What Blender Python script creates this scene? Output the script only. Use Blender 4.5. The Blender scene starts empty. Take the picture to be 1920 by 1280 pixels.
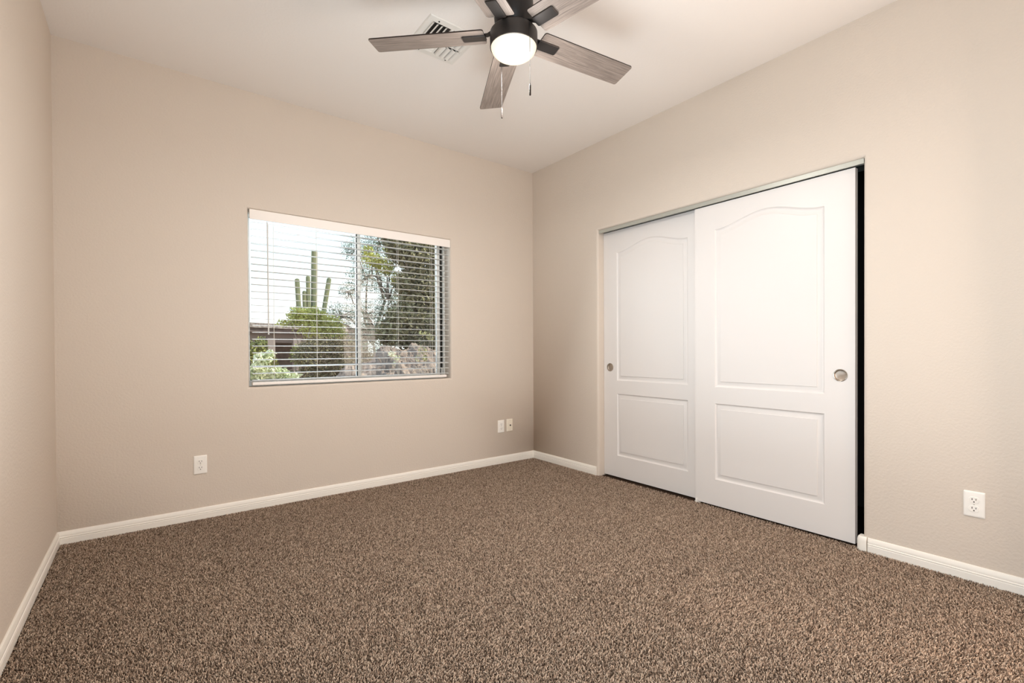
import bpy, bmesh, math, random
import numpy as np
from mathutils import Matrix, Vector

S = bpy.context.scene
COL = S.collection
PI = math.pi

# ------------------------------------------------------------------ camera
FPX = 882.01                                   # focal length in pixels of a 1920 px wide frame
CAM = Vector((-2.90542, -3.50511, 1.03970))
ROWS = ((0.79786751, -0.60281190, -0.00502602),    # camera right
        (0.00861335, 0.00306314, 0.99995821),      # camera up
        (0.60277131, 0.79787746, -0.00763621))     # view direction
cam_data = bpy.data.cameras.new('camera')
cam = bpy.data.objects.new('camera', cam_data)
COL.objects.link(cam)
r_, u_, f_ = ROWS
cam.matrix_world = Matrix(((r_[0], u_[0], -f_[0], CAM.x), (r_[1], u_[1], -f_[1], CAM.y), (r_[2], u_[2], -f_[2], CAM.z), (0, 0, 0, 1)))
cam_data.sensor_fit = 'HORIZONTAL'
cam_data.sensor_width = 36
cam_data.lens = FPX / 1920 * 36
cam_data.shift_y = 22.41 / 1920
cam_data.clip_start = 0.02
cam_data.clip_end = 300
S.camera = cam

# ------------------------------------------------------------------ sky, sun, lights, exposure
S.view_settings.view_transform = 'Standard'
S.view_settings.look = 'None'
S.view_settings.gamma = 1
S.view_settings.use_curve_mapping = False
S.view_settings.exposure = 0.04

W = bpy.data.worlds.new('sky')
S.world = W
W.use_nodes = True
wn = W.node_tree
wn.nodes.clear()
tc = wn.nodes.new('ShaderNodeTexCoord')
sx = wn.nodes.new('ShaderNodeSeparateXYZ')
rmp = wn.nodes.new('ShaderNodeValToRGB')
rmp.color_ramp.elements[0].position = 0.0
rmp.color_ramp.elements[0].color = (1.0, 0.99, 0.98, 1)
rmp.color_ramp.elements[1].position = 0.55
rmp.color_ramp.elements[1].color = (0.45, 0.68, 1.0, 1)
em = rmp.color_ramp.elements.new(0.16)
em.color = (0.88, 0.96, 1.0, 1)
bg = wn.nodes.new('ShaderNodeBackground')
bg.inputs['Strength'].default_value = 1.45
wo = wn.nodes.new('ShaderNodeOutputWorld')
wn.links.new(tc.outputs['Generated'], sx.inputs[0])
wn.links.new(sx.outputs['Z'], rmp.inputs[0])
wn.links.new(rmp.outputs[0], bg.inputs[0])
wn.links.new(bg.outputs[0], wo.inputs[0])


def light(name, kind, loc, energy, color=(1, 1, 1), size=1.0, size_y=None, target=None):
    d = bpy.data.lights.new(name, kind)
    d.energy = energy
    d.color = color
    if kind == 'AREA':
        d.size = size
        if size_y:
            d.shape = 'RECTANGLE'
            d.size_y = size_y
    elif kind == 'SUN':
        d.angle = math.radians(0.6)
    else:
        d.shadow_soft_size = size
    o = bpy.data.objects.new(name, d)
    COL.objects.link(o)
    o.location = loc
    if target is not None:
        o.rotation_euler = (Vector(target) - Vector(loc)).to_track_quat('-Z', 'Y').to_euler()
    return o


light('sun', 'SUN', (20, -4, 16), 6.0, (1.0, 0.95, 0.86), target=(20 - 8, -4 + 3.0, 16 - 6.0))
# added fill lights with no visible source: two behind the camera, one aimed up
light('fill_from_left', 'AREA', (-3.0, -3.75, 1.2), 48, (0.70, 0.87, 1.0), 0.7, 1.8, target=(0.0, -2.7, 1.0))
light('fill_from_right', 'AREA', (-0.35, -3.70, 1.3), 32, (1.0, 0.79, 0.66), 0.7, 1.8, target=(-3.3, -1.9, 1.2))
light('ceiling_fill', 'AREA', (-1.80, -2.15, 0.40), 19, (0.78, 0.91, 1.0), 1.5, 1.5, target=(-1.80, -2.30, 2.74))
# daylight that the bright yard and sky send in through the window
light('window_daylight', 'AREA', (-2.15, 0.62, 1.98), 46, (0.78, 0.89, 1.0), 1.7, 0.9, target=(-1.15, -1.2, 0.95))

S.cycles.max_bounces = 10
S.cycles.diffuse_bounces = 6
S.cycles.transparent_max_bounces = 16
S.cycles.sample_clamp_indirect = 6.0
S.cycles.caustics_reflective = False
S.cycles.caustics_refractive = False


# ------------------------------------------------------------------ helpers
def lin(c):
    return tuple((v / 12.92 if v <= 0.04045 else ((v + 0.055) / 1.055) ** 2.4) for v in (x / 255 for x in c)) + (1.0,)


def mat(name, rgb, rough=0.6, metal=0.0, bump=None, var=None, spec=0.3, dist=0.002):
    """rgb in sRGB 0-255; bump=(scale, strength); var=(scale, rgb2, amount)"""
    m = bpy.data.materials.new(name)
    m.use_nodes = True
    n = m.node_tree
    b = n.nodes['Principled BSDF']
    b.inputs['Base Color'].default_value = lin(rgb)
    b.inputs['Roughness'].default_value = rough
    b.inputs['Metallic'].default_value = metal
    b.inputs['Specular IOR Level'].default_value = spec
    t = n.nodes.new('ShaderNodeTexCoord')
    if var:
        ns = n.nodes.new('ShaderNodeTexNoise')
        ns.inputs['Scale'].default_value = var[0]
        ns.inputs['Detail'].default_value = 4
        mx = n.nodes.new('ShaderNodeMix')
        mx.data_type = 'RGBA'
        mx.inputs[6].default_value = lin(rgb)
        mx.inputs[7].default_value = lin(var[1])
        mr = n.nodes.new('ShaderNodeMapRange')
        mr.inputs[1].default_value = 0.35
        mr.inputs[2].default_value = 0.65
        mr.inputs[4].default_value = var[2]
        n.links.new(t.outputs['Object'], ns.inputs['Vector'])
        n.links.new(ns.outputs['Fac'], mr.inputs[0])
        n.links.new(mr.outputs[0], mx.inputs[0])
        n.links.new(mx.outputs[2], b.inputs['Base Color'])
    if bump:
        nb = n.nodes.new('ShaderNodeTexNoise')
        nb.inputs['Scale'].default_value = bump[0]
        nb.inputs['Detail'].default_value = 3
        bn = n.nodes.new('ShaderNodeBump')
        bn.inputs['Strength'].default_value = bump[1]
        bn.inputs['Distance'].default_value = dist
        n.links.new(t.outputs['Object'], nb.inputs['Vector'])
        n.links.new(nb.outputs['Fac'], bn.inputs['Height'])
        n.links.new(bn.outputs[0], b.inputs['Normal'])
    return m


class MB:
    def __init__(self):
        self.v = []
        self.f = []

    def add(self, vs, fs):
        o = len(self.v)
        self.v += [tuple(p) for p in vs]
        self.f += [tuple(i + o for i in q) for q in fs]
        return self

    def quad(self, *p):
        return self.add(p, [tuple(range(len(p)))])

    def box(self, a, b):
        x0, y0, z0 = (min(a[i], b[i]) for i in range(3))
        x1, y1, z1 = (max(a[i], b[i]) for i in range(3))
        return self.add([(x0, y0, z0), (x1, y0, z0), (x1, y1, z0), (x0, y1, z0), (x0, y0, z1), (x1, y0, z1), (x1, y1, z1), (x0, y1, z1)],
                        [(0, 3, 2, 1), (4, 5, 6, 7), (0, 1, 5, 4), (1, 2, 6, 5), (2, 3, 7, 6), (3, 0, 4, 7)])

    def tube(self, pts, rad, n=8, cap=True):
        """round tube along points; rad a number or one radius per point"""
        pts = [Vector(p) for p in pts]
        rs = [rad] * len(pts) if not hasattr(rad, '__len__') else rad
        rings = []
        for i, p in enumerate(pts):
            d = (pts[min(i + 1, len(pts) - 1)] - pts[max(i - 1, 0)]).normalized()
            a = Vector((0, 0, 1)) if abs(d.z) < 0.9 else Vector((1, 0, 0))
            s = d.cross(a).normalized()
            t = d.cross(s)
            rings.append([p + (s * math.cos(2 * PI * k / n) + t * math.sin(2 * PI * k / n)) * rs[i] for k in range(n)])
        vs = [q for r in rings for q in r]
        fs = []
        for i in range(len(rings) - 1):
            for k in range(n):
                fs.append((i * n + k, i * n + (k + 1) % n, (i + 1) * n + (k + 1) % n, (i + 1) * n + k))
        if cap:
            fs.append(tuple(range(n - 1, -1, -1)))
            fs.append(tuple((len(rings) - 1) * n + k for k in range(n)))
        return self.add(vs, fs)

    def lathe(self, prof, c=(0, 0, 0), n=48, axis='z'):
        """prof: (radius, height) list around an axis through c"""
        vs = []
        for r, h in prof:
            for k in range(n):
                a = 2 * PI * k / n
                if axis == 'z':
                    vs.append((c[0] + r * math.cos(a), c[1] + r * math.sin(a), c[2] + h))
                elif axis == 'x':
                    vs.append((c[0] + h, c[1] + r * math.cos(a), c[2] + r * math.sin(a)))
                else:
                    vs.append((c[0] + r * math.cos(a), c[1] + h, c[2] + r * math.sin(a)))
        fs = []
        for i in range(len(prof) - 1):
            for k in range(n):
                fs.append((i * n + k, i * n + (k + 1) % n, (i + 1) * n + (k + 1) % n, (i + 1) * n + k))
        if prof[0][0] > 1e-6:
            fs.append(tuple(range(n - 1, -1, -1)))
        if prof[-1][0] > 1e-6:
            fs.append(tuple((len(prof) - 1) * n + k for k in range(n)))
        return self.add(vs, fs)

    def sweep(self, prof, path):
        """prof: list of (offset vector fn index) points already in world per station"""
        m = len(prof)
        vs = [q for st in path for q in st]
        fs = []
        for i in range(len(path) - 1):
            for k in range(m):
                fs.append((i * m + k, i * m + (k + 1) % m, (i + 1) * m + (k + 1) % m, (i + 1) * m + k))
        fs.append(tuple(range(m - 1, -1, -1)))
        fs.append(tuple((len(path) - 1) * m + k for k in range(m)))
        return self.add(vs, fs)

    def build(self, name, m, parent=None, smooth=False, bevel=0.0, seg=2, fix=True):
        me = bpy.data.meshes.new(name)
        me.from_pydata(self.v, [], self.f)
        if fix:
            bm = bmesh.new()
            bm.from_mesh(me)
            bmesh.ops.remove_doubles(bm, verts=bm.verts, dist=1e-6)
            bmesh.ops.recalc_face_normals(bm, faces=bm.faces)
            bm.to_mesh(me)
            bm.free()
        return link(name, me, m, parent, smooth, bevel, seg)


def link(name, me, m, parent=None, smooth=False, bevel=0.0, seg=2):
    if m is not None and not me.materials:
        me.materials.append(m)
    o = bpy.data.objects.new(name, me)
    COL.objects.link(o)
    if smooth:
        me.polygons.foreach_set('use_smooth', [True] * len(me.polygons))
        if smooth != 'all':
            md = o.modifiers.new('split', 'EDGE_SPLIT')
            md.split_angle = math.radians(smooth if smooth is not True else 35)
    if bevel:
        b = o.modifiers.new('bevel', 'BEVEL')
        b.width = bevel
        b.segments = seg
        b.limit_method = 'ANGLE'
        b.angle_limit = math.radians(40)
    if parent is not None:
        o.parent = parent
        if parent.parent is None:                      # shapes are drawn in room coordinates
            o.matrix_parent_inverse = Matrix.Translation(-parent.location)
    return o


def thing(name, label, cat, loc=(0, 0, 0), group=None):
    o = bpy.data.objects.new(name, None)
    COL.objects.link(o)
    o.location = loc
    o.empty_display_size = 0.05
    return tag(o, label, cat, group)


def tag(o, label=None, cat=None, group=None, kind=None):
    if label:
        o['label'] = label
    if cat:
        o['category'] = cat
    if group:
        o['group'] = group
    if kind:
        o['kind'] = kind
    return o


def struct(o, label=None, cat=None):
    return tag(o, label, cat, None, 'structure')


def at(px, py, y):
    """the point of the plane y = const that the photograph shows at pixel (px, py)"""
    a, b = (px - 960) / FPX, -(py - 640 - 22.41) / FPX
    d = Vector([ROWS[0][i] * a + ROWS[1][i] * b + ROWS[2][i] for i in range(3)])
    return CAM + d * ((y - CAM.y) / d.y)


# ------------------------------------------------------------------ materials
M_wall = mat('beige wall paint', (211, 199, 186), 0.75, bump=(90, 0.6), dist=0.0025, spec=0.25)
M_ceil = mat('off white ceiling paint', (236, 229, 222), 0.85, bump=(80, 0.25), dist=0.002, spec=0.2)
M_trim = mat('white trim paint', (238, 233, 224), 0.42, bump=(60, 0.04), spec=0.4)
M_door = mat('white door paint', (223, 218, 214), 0.40, bump=(240, 0.05), dist=0.0008, spec=0.4)
M_plate = mat('white plastic plate', (243, 239, 232), 0.35, spec=0.45)
M_plate_ivory = mat('ivory plastic plate', (236, 226, 208), 0.4, spec=0.45)
M_slot = mat('dark slot', (38, 30, 26), 0.7)
M_screw = mat('painted screw', (206, 200, 190), 0.4)
M_nickel = mat('satin nickel', (176, 164, 152), 0.34, 0.85, bump=(300, 0.05), dist=0.0005)
M_nickel_rim = mat('nickel rim', (190, 182, 170), 0.25, 0.9)
M_alu = mat('satin aluminium track', (180, 180, 171), 0.38, 0.35, spec=0.5)
M_rail = mat('dark track channel', (52, 54, 52), 0.5, 0.4)
M_closet_shade = mat('closet wall with painted shade', (58, 52, 48), 0.85)  # beige walls coloured dark: the closet's shade is put into the colour
M_blind = mat('white blind slat', (212, 211, 207), 0.45, spec=0.4)
M_val = mat('white blind valance', (240, 233, 226), 0.45, bump=(30, 0.04), spec=0.4)
M_cord = mat('white cord', (235, 232, 222), 0.8)
M_vinyl = mat('white vinyl window frame', (238, 239, 235), 0.38, spec=0.45)
M_gasket = mat('dark window gasket', (44, 42, 38), 0.7)
M_bronze = mat('graphite fan metal', (56, 52, 50), 0.40, 0.55, bump=(400, 0.03), dist=0.0004, spec=0.5)
M_bronze_d = mat('black fan metal', (36, 33, 32), 0.45, 0.4, spec=0.4)
M_edge = mat('dark blade edge', (44, 34, 28), 0.6)
M_vent = mat('white vent enamel', (226, 221, 213), 0.45, spec=0.4)
M_ventdark = mat('dark duct', (52, 48, 44), 0.9)
M_chain = mat('fan chain metal', (36, 33, 31), 0.7, 0.0)
M_block = mat('stucco exterior', (168, 150, 130), 0.9, bump=(40, 0.4))


def glass_mat():
    m = bpy.data.materials.new('window glass')
    m.use_nodes = True
    n = m.node_tree
    n.nodes.clear()
    o = n.nodes.new('ShaderNodeOutputMaterial')
    tr = n.nodes.new('ShaderNodeBsdfTransparent')
    tr.inputs[0].default_value = (0.95, 0.97, 0.96, 1)
    gl = n.nodes.new('ShaderNodeBsdfGlossy')
    gl.inputs['Roughness'].default_value = 0.02
    fr = n.nodes.new('ShaderNodeFresnel')
    fr.inputs['IOR'].default_value = 1.3
    mx = n.nodes.new('ShaderNodeMixShader')
    n.links.new(fr.outputs[0], mx.inputs[0])
    n.links.new(tr.outputs[0], mx.inputs[1])
    n.links.new(gl.outputs[0], mx.inputs[2])
    n.links.new(mx.outputs[0], o.inputs[0])
    return m


def shade_mat():
    """frosted lamp glass, lit from inside: whiter where one looks straight in, warmer at the rim"""
    m = bpy.data.materials.new('lit frosted glass')
    m.use_nodes = True
    n = m.node_tree
    b = n.nodes['Principled BSDF']
    b.inputs['Base Color'].default_value = (0.06, 0.055, 0.05, 1)
    b.inputs['Roughness'].default_value = 0.35
    lw = n.nodes.new('ShaderNodeLayerWeight')
    lw.inputs[0].default_value = 0.35
    rp = n.nodes.new('ShaderNodeValToRGB')
    rp.color_ramp.elements[0].position = 0.0
    rp.color_ramp.elements[0].color = (1.0, 0.90, 0.74, 1)
    rp.color_ramp.elements[1].position = 0.95
    rp.color_ramp.elements[1].color = (0.62, 0.50, 0.34, 1)
    e2 = rp.color_ramp.elements.new(0.6)
    e2.color = (0.86, 0.74, 0.56, 1)
    n.links.new(lw.outputs['Facing'], rp.inputs[0])
    n.links.new(rp.outputs[0], b.inputs['Emission Color'])
    b.inputs['Emission Strength'].default_value = 1.25
    return m


def wood_mat():
    m = bpy.data.materials.new('weathered grey oak')
    m.use_nodes = True
    n = m.node_tree
    b = n.nodes['Principled BSDF']
    b.inputs['Roughness'].default_value = 0.55
    t = n.nodes.new('ShaderNodeTexCoord')
    mp = n.nodes.new('ShaderNodeMapping')
    mp.inputs['Scale'].default_value = (2.2, 46, 30)
    ns = n.nodes.new('ShaderNodeTexNoise')
    ns.inputs['Scale'].default_value = 3.0
    ns.inputs['Detail'].default_value = 8
    ns.inputs['Roughness'].default_value = 0.65
    ns.inputs['Distortion'].default_value = 0.6
    rp = n.nodes.new('ShaderNodeValToRGB')
    rp.color_ramp.elements[0].position = 0.30
    rp.color_ramp.elements[0].color = lin((104, 93, 86))
    rp.color_ramp.elements[1].position = 0.72
    rp.color_ramp.elements[1].color = lin((166, 151, 140))
    n.links.new(t.outputs['UV'], mp.inputs[0])
    n.links.new(mp.outputs[0], ns.inputs['Vector'])
    n.links.new(ns.outputs['Fac'], rp.inputs[0])
    n.links.new(rp.outputs[0], b.inputs['Base Color'])
    return m


M_glass = glass_mat()
M_shade = shade_mat()
M_wood = wood_mat()

# ------------------------------------------------------------------ room dimensions
H = 2.74
XL, LW = -3.3435, -0.01222          # left wall: x = XL + LW * y
YF = -3.95                          # wall behind the camera
T = 0.14
WX0, WX1, WZ0, WZ1 = -2.420, -0.908, 0.8025, 1.975      # window opening, clear size inside its rounded edge
CY0, CY1, CZ1 = -0.836, -2.662, 2.020                   # closet opening, clear size
RB = 0.019                                              # radius of the rounded drywall corners


def lx(y):
    return XL + LW * y


# ------------------------------------------------------------------ floor and carpet
M_back = mat('carpet backing', (58, 46, 38), 1.0, spec=0.0)
fl = MB().box((XL - 0.3, YF - 0.2, -0.16), (0.95, T, -0.006)).build('floor', M_back)
struct(fl, 'floor of the room under the brown carpet', 'floor')


def carpet():
    rng = np.random.default_rng(7)
    x0, x1, y0, y1 = XL + 0.012, -0.013, -3.90, -0.013
    pitch = 0.0047
    nx, ny = int((x1 - x0) / pitch), int((y1 - y0) / pitch)
    gx, gy = np.meshgrid(np.arange(nx) * pitch + x0 + pitch / 2, np.arange(ny) * pitch + y0 + pitch / 2)
    gx, gy = gx.ravel(), gy.ravel()
    # closet threshold, under the doors
    px = 0.0064
    cx, cy = np.meshgrid(np.arange(0, 6) * px - 0.010, np.arange(int((2.655 - 0.84) / px)) * px - 2.652)
    gx = np.concatenate([gx, cx.ravel()])
    gy = np.concatenate([gy, cy.ravel()])
    gx = gx + rng.uniform(-.5, .5, gx.size) * pitch * 0.9
    gy = gy + rng.uniform(-.5, .5, gy.size) * pitch * 0.9
    keep = gx > XL + LW * gy + 0.015
    # only what the camera (and a step to its sides) can see
    dx, dy = gx - CAM.x, gy - CAM.y
    fw = dx * ROWS[2][0] + dy * ROWS[2][1]
    keep &= fw > 0.7
    gx, gy = gx[keep], gy[keep]
    n = gx.size
    # slow waves in the lie of the pile (vacuum and foot marks)
    ph = rng.uniform(0, 6.28, 10)
    lie = np.zeros(n)
    for k in range(10):
        fx, fy = rng.normal(0, 5.0), rng.normal(0, 5.0)
        lie += np.sin(gx * fx + gy * fy + ph[k])
    lie /= 3.0
    ang = rng.uniform(0, 2 * PI, n)
    lean = np.abs(rng.normal(0.0060, 0.0026, n))
    ox = np.cos(ang) * lean + 0.0016 * lie
    oy = np.sin(ang) * lean - 0.0016 * lie
    hgt = rng.uniform(0.0085, 0.0125, n) - np.minimum(lean, 0.008) * 0.25
    w = rng.uniform(0.0014, 0.0021, n)
    rot = rng.uniform(0, 2 * PI, n)
    V = np.zeros((n, 7, 3), np.float32)
    for k in range(3):
        a = rot + k * 2 * PI / 3
        V[:, k, 0] = gx + np.cos(a) * w * 0.8
        V[:, k, 1] = gy + np.sin(a) * w * 0.8
        V[:, k, 2] = -0.0075
        V[:, 3 + k, 0] = gx + ox * 0.45 + np.cos(a + 0.5) * w
        V[:, 3 + k, 1] = gy + oy * 0.45 + np.sin(a + 0.5) * w
        V[:, 3 + k, 2] = -0.0075 + hgt * 0.68
    V[:, 6, 0] = gx + ox
    V[:, 6, 1] = gy + oy
    V[:, 6, 2] = -0.0075 + hgt
    q = np.array([[0, 1, 4, 3], [1, 2, 5, 4], [2, 0, 3, 5]])
    t = np.array([[3, 4, 6], [4, 5, 6], [5, 3, 6]])
    base = (np.arange(n) * 7)[:, None]
    loops = np.concatenate([(base + q.reshape(1, -1)), (base + t.reshape(1, -1))], axis=1).ravel().astype(np.int32)
    sizes = np.tile(np.array([4, 4, 4, 3, 3, 3]), n)
    starts = np.concatenate([[0], np.cumsum(sizes)[:-1]]).astype(np.int32)
    me = bpy.data.meshes.new('carpet_pile')
    me.vertices.add(n * 7)
    me.vertices.foreach_set('co', V.ravel())
    me.loops.add(loops.size)
    me.loops.foreach_set('vertex_index', loops)
    me.polygons.add(sizes.size)
    me.polygons.foreach_set('loop_start', starts)
    me.update(calc_edges=True)
    # yarn colour of each tuft: heathered tan, taupe and dark brown
    pick = rng.random(n)
    tan, mid, drk = np.array(lin((206, 184, 163))[:3]), np.array(lin((163, 140, 121))[:3]), np.array(lin((108, 92, 79))[:3])
    c = np.where((pick < 0.30)[:, None], tan, np.where((pick < 0.72)[:, None], mid, drk))
    c = c * rng.uniform(0.8, 1.2, n)[:, None]
    rgba = np.ones((n, 7, 4), np.float32)
    rgba[:, :, :3] = c[:, None, :]
    at_ = me.color_attributes.new('yarn', 'FLOAT_COLOR', 'POINT')
    at_.data.foreach_set('color', rgba.ravel())
    m = bpy.data.materials.new('heathered carpet yarn')
    m.use_nodes = True
    nt = m.node_tree
    b = nt.nodes['Principled BSDF']
    b.inputs['Roughness'].default_value = 1.0
    b.inputs['Specular IOR Level'].default_value = 0.0
    av = nt.nodes.new('ShaderNodeVertexColor')
    av.layer_name = 'yarn'
    nt.links.new(av.outputs[0], b.inputs['Base Color'])
    o = link('carpet_pile', me, m)
    tag(o, 'brown heathered twist-pile carpet covering the whole floor', 'carpet', kind='stuff')


carpet()

# ------------------------------------------------------------------ ceiling and walls
M_ext = M_block
c = MB().box((XL - 0.3, YF - 0.2, H), (0.95, T, H + 0.15)).build('ceiling', M_ceil)
struct(c, 'smooth off-white ceiling above the fan', 'ceiling')


def opening_rings(a0, a1, z0, z1, closed, plane, depth, n=7):
    """rounded drywall edge round an opening (clear size a0 < a1, z0 < z1), then its straight reveal"""
    steps = [(RB * (1 - math.sin(PI / 2 * k / n)), RB * (1 - math.cos(PI / 2 * k / n))) for k in range(n + 1)] + [(0, depth)]
    return [[plane(a, z, d) for a, z in ((a0 - e, z0 - (e if closed else 0)), (a0 - e, z1 + e), (a1 + e, z1 + e), (a1 + e, z0 - (e if closed else 0)))] for e, d in steps]


def wall_with_opening(name, plane, rings, a0, a1, thick, closed, m):
    """a0..a1: extent of the wall along its length"""
    mb = MB()
    zb, zt_ = -0.05, H + 0.02
    for A, B in zip(rings[:-1], rings[1:]):
        for k in range(4 if closed else 3):
            j = (k + 1) % 4
            mb.quad(A[k], A[j], B[j], B[k])
    ia = [i for i in range(3) if abs(Vector(plane(1, 0, 0))[i]) > 0.5][0]
    for d, R in ((0, rings[0]), (thick, rings[-1])):
        l, r, tz, bz = R[0][ia], R[2][ia], R[1][2], R[0][2]
        mb.quad(plane(a0, zb, d), plane(a0, bz, d), plane(a0, tz, d), plane(a0, zt_, d), plane(l, zt_, d), plane(l, tz, d), plane(l, bz, d), plane(l, zb, d))
        mb.quad(plane(r, zb, d), plane(r, bz, d), plane(r, tz, d), plane(r, zt_, d), plane(a1, zt_, d), plane(a1, tz, d), plane(a1, bz, d), plane(a1, zb, d))
        mb.quad(plane(l, tz, d), plane(l, zt_, d), plane(r, zt_, d), plane(r, tz, d))
        if closed:
            mb.quad(plane(l, zb, d), plane(l, bz, d), plane(r, bz, d), plane(r, zb, d))
    for aa in (a0, a1):
        mb.quad(plane(aa, zb, 0), plane(aa, zt_, 0), plane(aa, zt_, thick), plane(aa, zb, thick))
    mb.quad(plane(a0, zt_, 0), plane(a1, zt_, 0), plane(a1, zt_, thick), plane(a0, zt_, thick))
    return mb.build(name, m, smooth=40)


T2 = 0.13
pl = lambda a, z, d: (a, d, z)
o = wall_with_opening('wall_back', pl, opening_rings(WX0, WX1, WZ0, WZ1, True, pl, T), XL - 0.28, T2, T, True, M_wall)
struct(o, 'beige back wall with the window', 'wall')
pr = lambda a, z, d: (d, a, z)
o = wall_with_opening('wall_right', pr, opening_rings(CY1, CY0, -0.05, CZ1, False, pr, T2), YF - 0.1, 0.0, T2, False, M_wall)
struct(o, 'beige right wall with the closet opening', 'wall')

w = MB()
y0, y1 = YF - 0.1, 0.0
for z0, z1 in ((-0.05, H + 0.02),):
    vs = [(lx(y0), y0, z0), (lx(y1), y1, z0), (lx(y1) - T, y1, z0), (lx(y0) - T, y0, z0)]
    w.add(vs + [(x, y, z1) for x, y, _ in vs], [(0, 1, 2, 3), (4, 5, 6, 7), (0, 1, 5, 4), (1, 2, 6, 5), (2, 3, 7, 6), (3, 0, 4, 7)])
o = w.build('wall_left', M_wall)
struct(o, 'beige left wall at the edge of the picture', 'wall')
o = MB().box((XL - 0.2, YF - T, -0.05), (0.13, YF, H + 0.02)).build('wall_front', M_wall)
struct(o, 'beige wall behind the camera', 'wall')
# closet shell behind the sliding doors
o = MB().box((0.80, -2.95, -0.05), (0.90, -0.55, H)).box((T2, -2.95, -0.05), (0.80, -2.85, H)).box((T2, -0.65, -0.05), (0.80, -0.55, H)).build('wall_closet', M_closet_shade)
struct(o, 'closet interior with painted-in shade behind the sliding doors', 'wall')

# ------------------------------------------------------------------ baseboards
BP = [(0.0, -0.006), (0.0125, -0.006), (0.0125, 0.029), (0.0110, 0.0315), (0.0125, 0.034), (0.0125, 0.038), (0.0100, 0.0405), (0.0105, 0.045),
      (0.0098, 0.052), (0.0068, 0.061), (0.0050, 0.0665), (0.0040, 0.0674), (0.0, 0.0674)]
path = [[(XL + t, -t, z) for t, z in BP], [(-t, -t, z) for t, z in BP]]
struct(MB().sweep(BP, path).build('baseboard_back', M_trim, smooth=30), 'white baseboard along the back wall', 'baseboard')
path = [[(lx(-t) + t, -t, z) for t, z in BP], [(lx(YF) + t, YF, z) for t, z in BP]]
struct(MB().sweep(BP, path).build('baseboard_left', M_trim, smooth=30), 'white baseboard along the left wall', 'baseboard')
path = [[(-t, -t, z) for t, z in BP], [(-t, -0.8155, z) for t, z in BP]]
struct(MB().sweep(BP, path).build('baseboard_right', M_trim, smooth=30), 'short white baseboard between the room corner and the closet', 'baseboard')
path = [[(-t, -2.684, z) for t, z in BP], [(-t, YF, z) for t, z in BP]]
br = struct(MB().sweep(BP, path).build('baseboard_right', M_trim, smooth=30), 'white baseboard right of the closet', 'baseboard')
# rounded corner block that turns into the closet opening
cb = MB()
prof = [(0.0, -0.006), (0.0, 0.050), (0.003, 0.060), (0.006, 0.067), (0.009, 0.0695)]
st = []
for inset, z in prof:
    a, b_ = inset * 0.8, inset
    st.append([(-0.017 + b_, -2.680, z), (-0.017 + b_, -2.657 + 0.0, z), (-0.012 + b_ * .8, -2.645 - a, z), (-0.002, -2.637 - a, z), (0.030, -2.637 - a, z), (0.030, -2.6615, z), (0.004, -2.664, z), (-0.0005, -2.680, z)])
cb.sweep(st[0], st)
cb.build('corner_block', M_trim, br, smooth=30)

# ------------------------------------------------------------------ window
win = struct(thing('window_1', 'white sliding window in the back wall', 'window', (-1.659, 0.10, WZ0)))
X0, X1, Z0, Z1 = WX0, WX1, WZ0, WZ1
YW = 0.100


def frame_rect(mb, x0, x1, z0, z1, y0, y1, wl, wr_, wb_, wt):
    mb.box((x0, y0, z0), (x0 + wl, y1, z1)).box((x1 - wr_, y0, z0), (x1, y1, z1))
    mb.box((x0 + wl, y0, z0), (x1 - wr_, y1, z0 + wb_)).box((x0 + wl, y0, z1 - wt), (x1 - wr_, y1, z1))
    return mb


frame_rect(MB(), X0 + 0.0005, X1 - 0.0005, Z0 + 0.0005, Z1 - 0.0005, YW, YW + 0.035, 0.008, 0.016, 0.018, 0.014).build('window_frame', M_vinyl, win, bevel=0.002)
xm = -1.668
gl_ = frame_rect(MB(), X0 + 0.0085, xm + 0.026, Z0 + 0.0185, Z1 - 0.0145, YW + 0.004, YW + 0.03, 0.010, 0.026, 0.020, 0.014).build('sash', M_vinyl, win, bevel=0.002)
MB().box((X0 + 0.0185, YW + 0.016, Z0 + 0.0385), (xm, YW + 0.019, Z1 - 0.0285)).build('pane', M_glass, gl_)
frame_rect(MB(), X0 + 0.0185, xm - 0.0002, Z0 + 0.0385, Z1 - 0.0285, YW + 0.011, YW + 0.0155, 0.002, 0.006, 0.003, 0.003).build('gasket', M_gasket, gl_)
gr = frame_rect(MB(), xm - 0.0005, X1 - 0.032, Z0 + 0.0185, Z1 - 0.0145, YW + 0.0305, YW + 0.055, 0.024, 0.030, 0.020, 0.014).build('sash', M_vinyl, win, bevel=0.002)
MB().box((xm + 0.0235, YW + 0.042, Z0 + 0.0385), (X1 - 0.062, YW + 0.045, Z1 - 0.0285)).build('pane', M_glass, gr)
MB().box((X1 - 0.033, YW + 0.0205, Z0 + 0.0185), (X1 - 0.0165, YW + 0.034, Z1 - 0.0145)).build('track_gap', M_gasket, win)
MB().box((X1 - 0.031, YW + 0.010, Z0 + 0.0185), (X1 - 0.021, YW + 0.0204, Z0 + 0.085)).build('track_stop', M_vinyl, win, bevel=0.0015)
la = MB().box((xm + 0.004, YW - 0.004, 1.425), (xm + 0.012, YW + 0.0038, 1.475)).build('latch', M_vinyl, win, bevel=0.0015)
MB().box((xm + 0.006, YW - 0.0055, 1.438), (xm + 0.010, YW - 0.0038, 1.458)).build('latch_slot', M_gasket, la)

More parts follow.
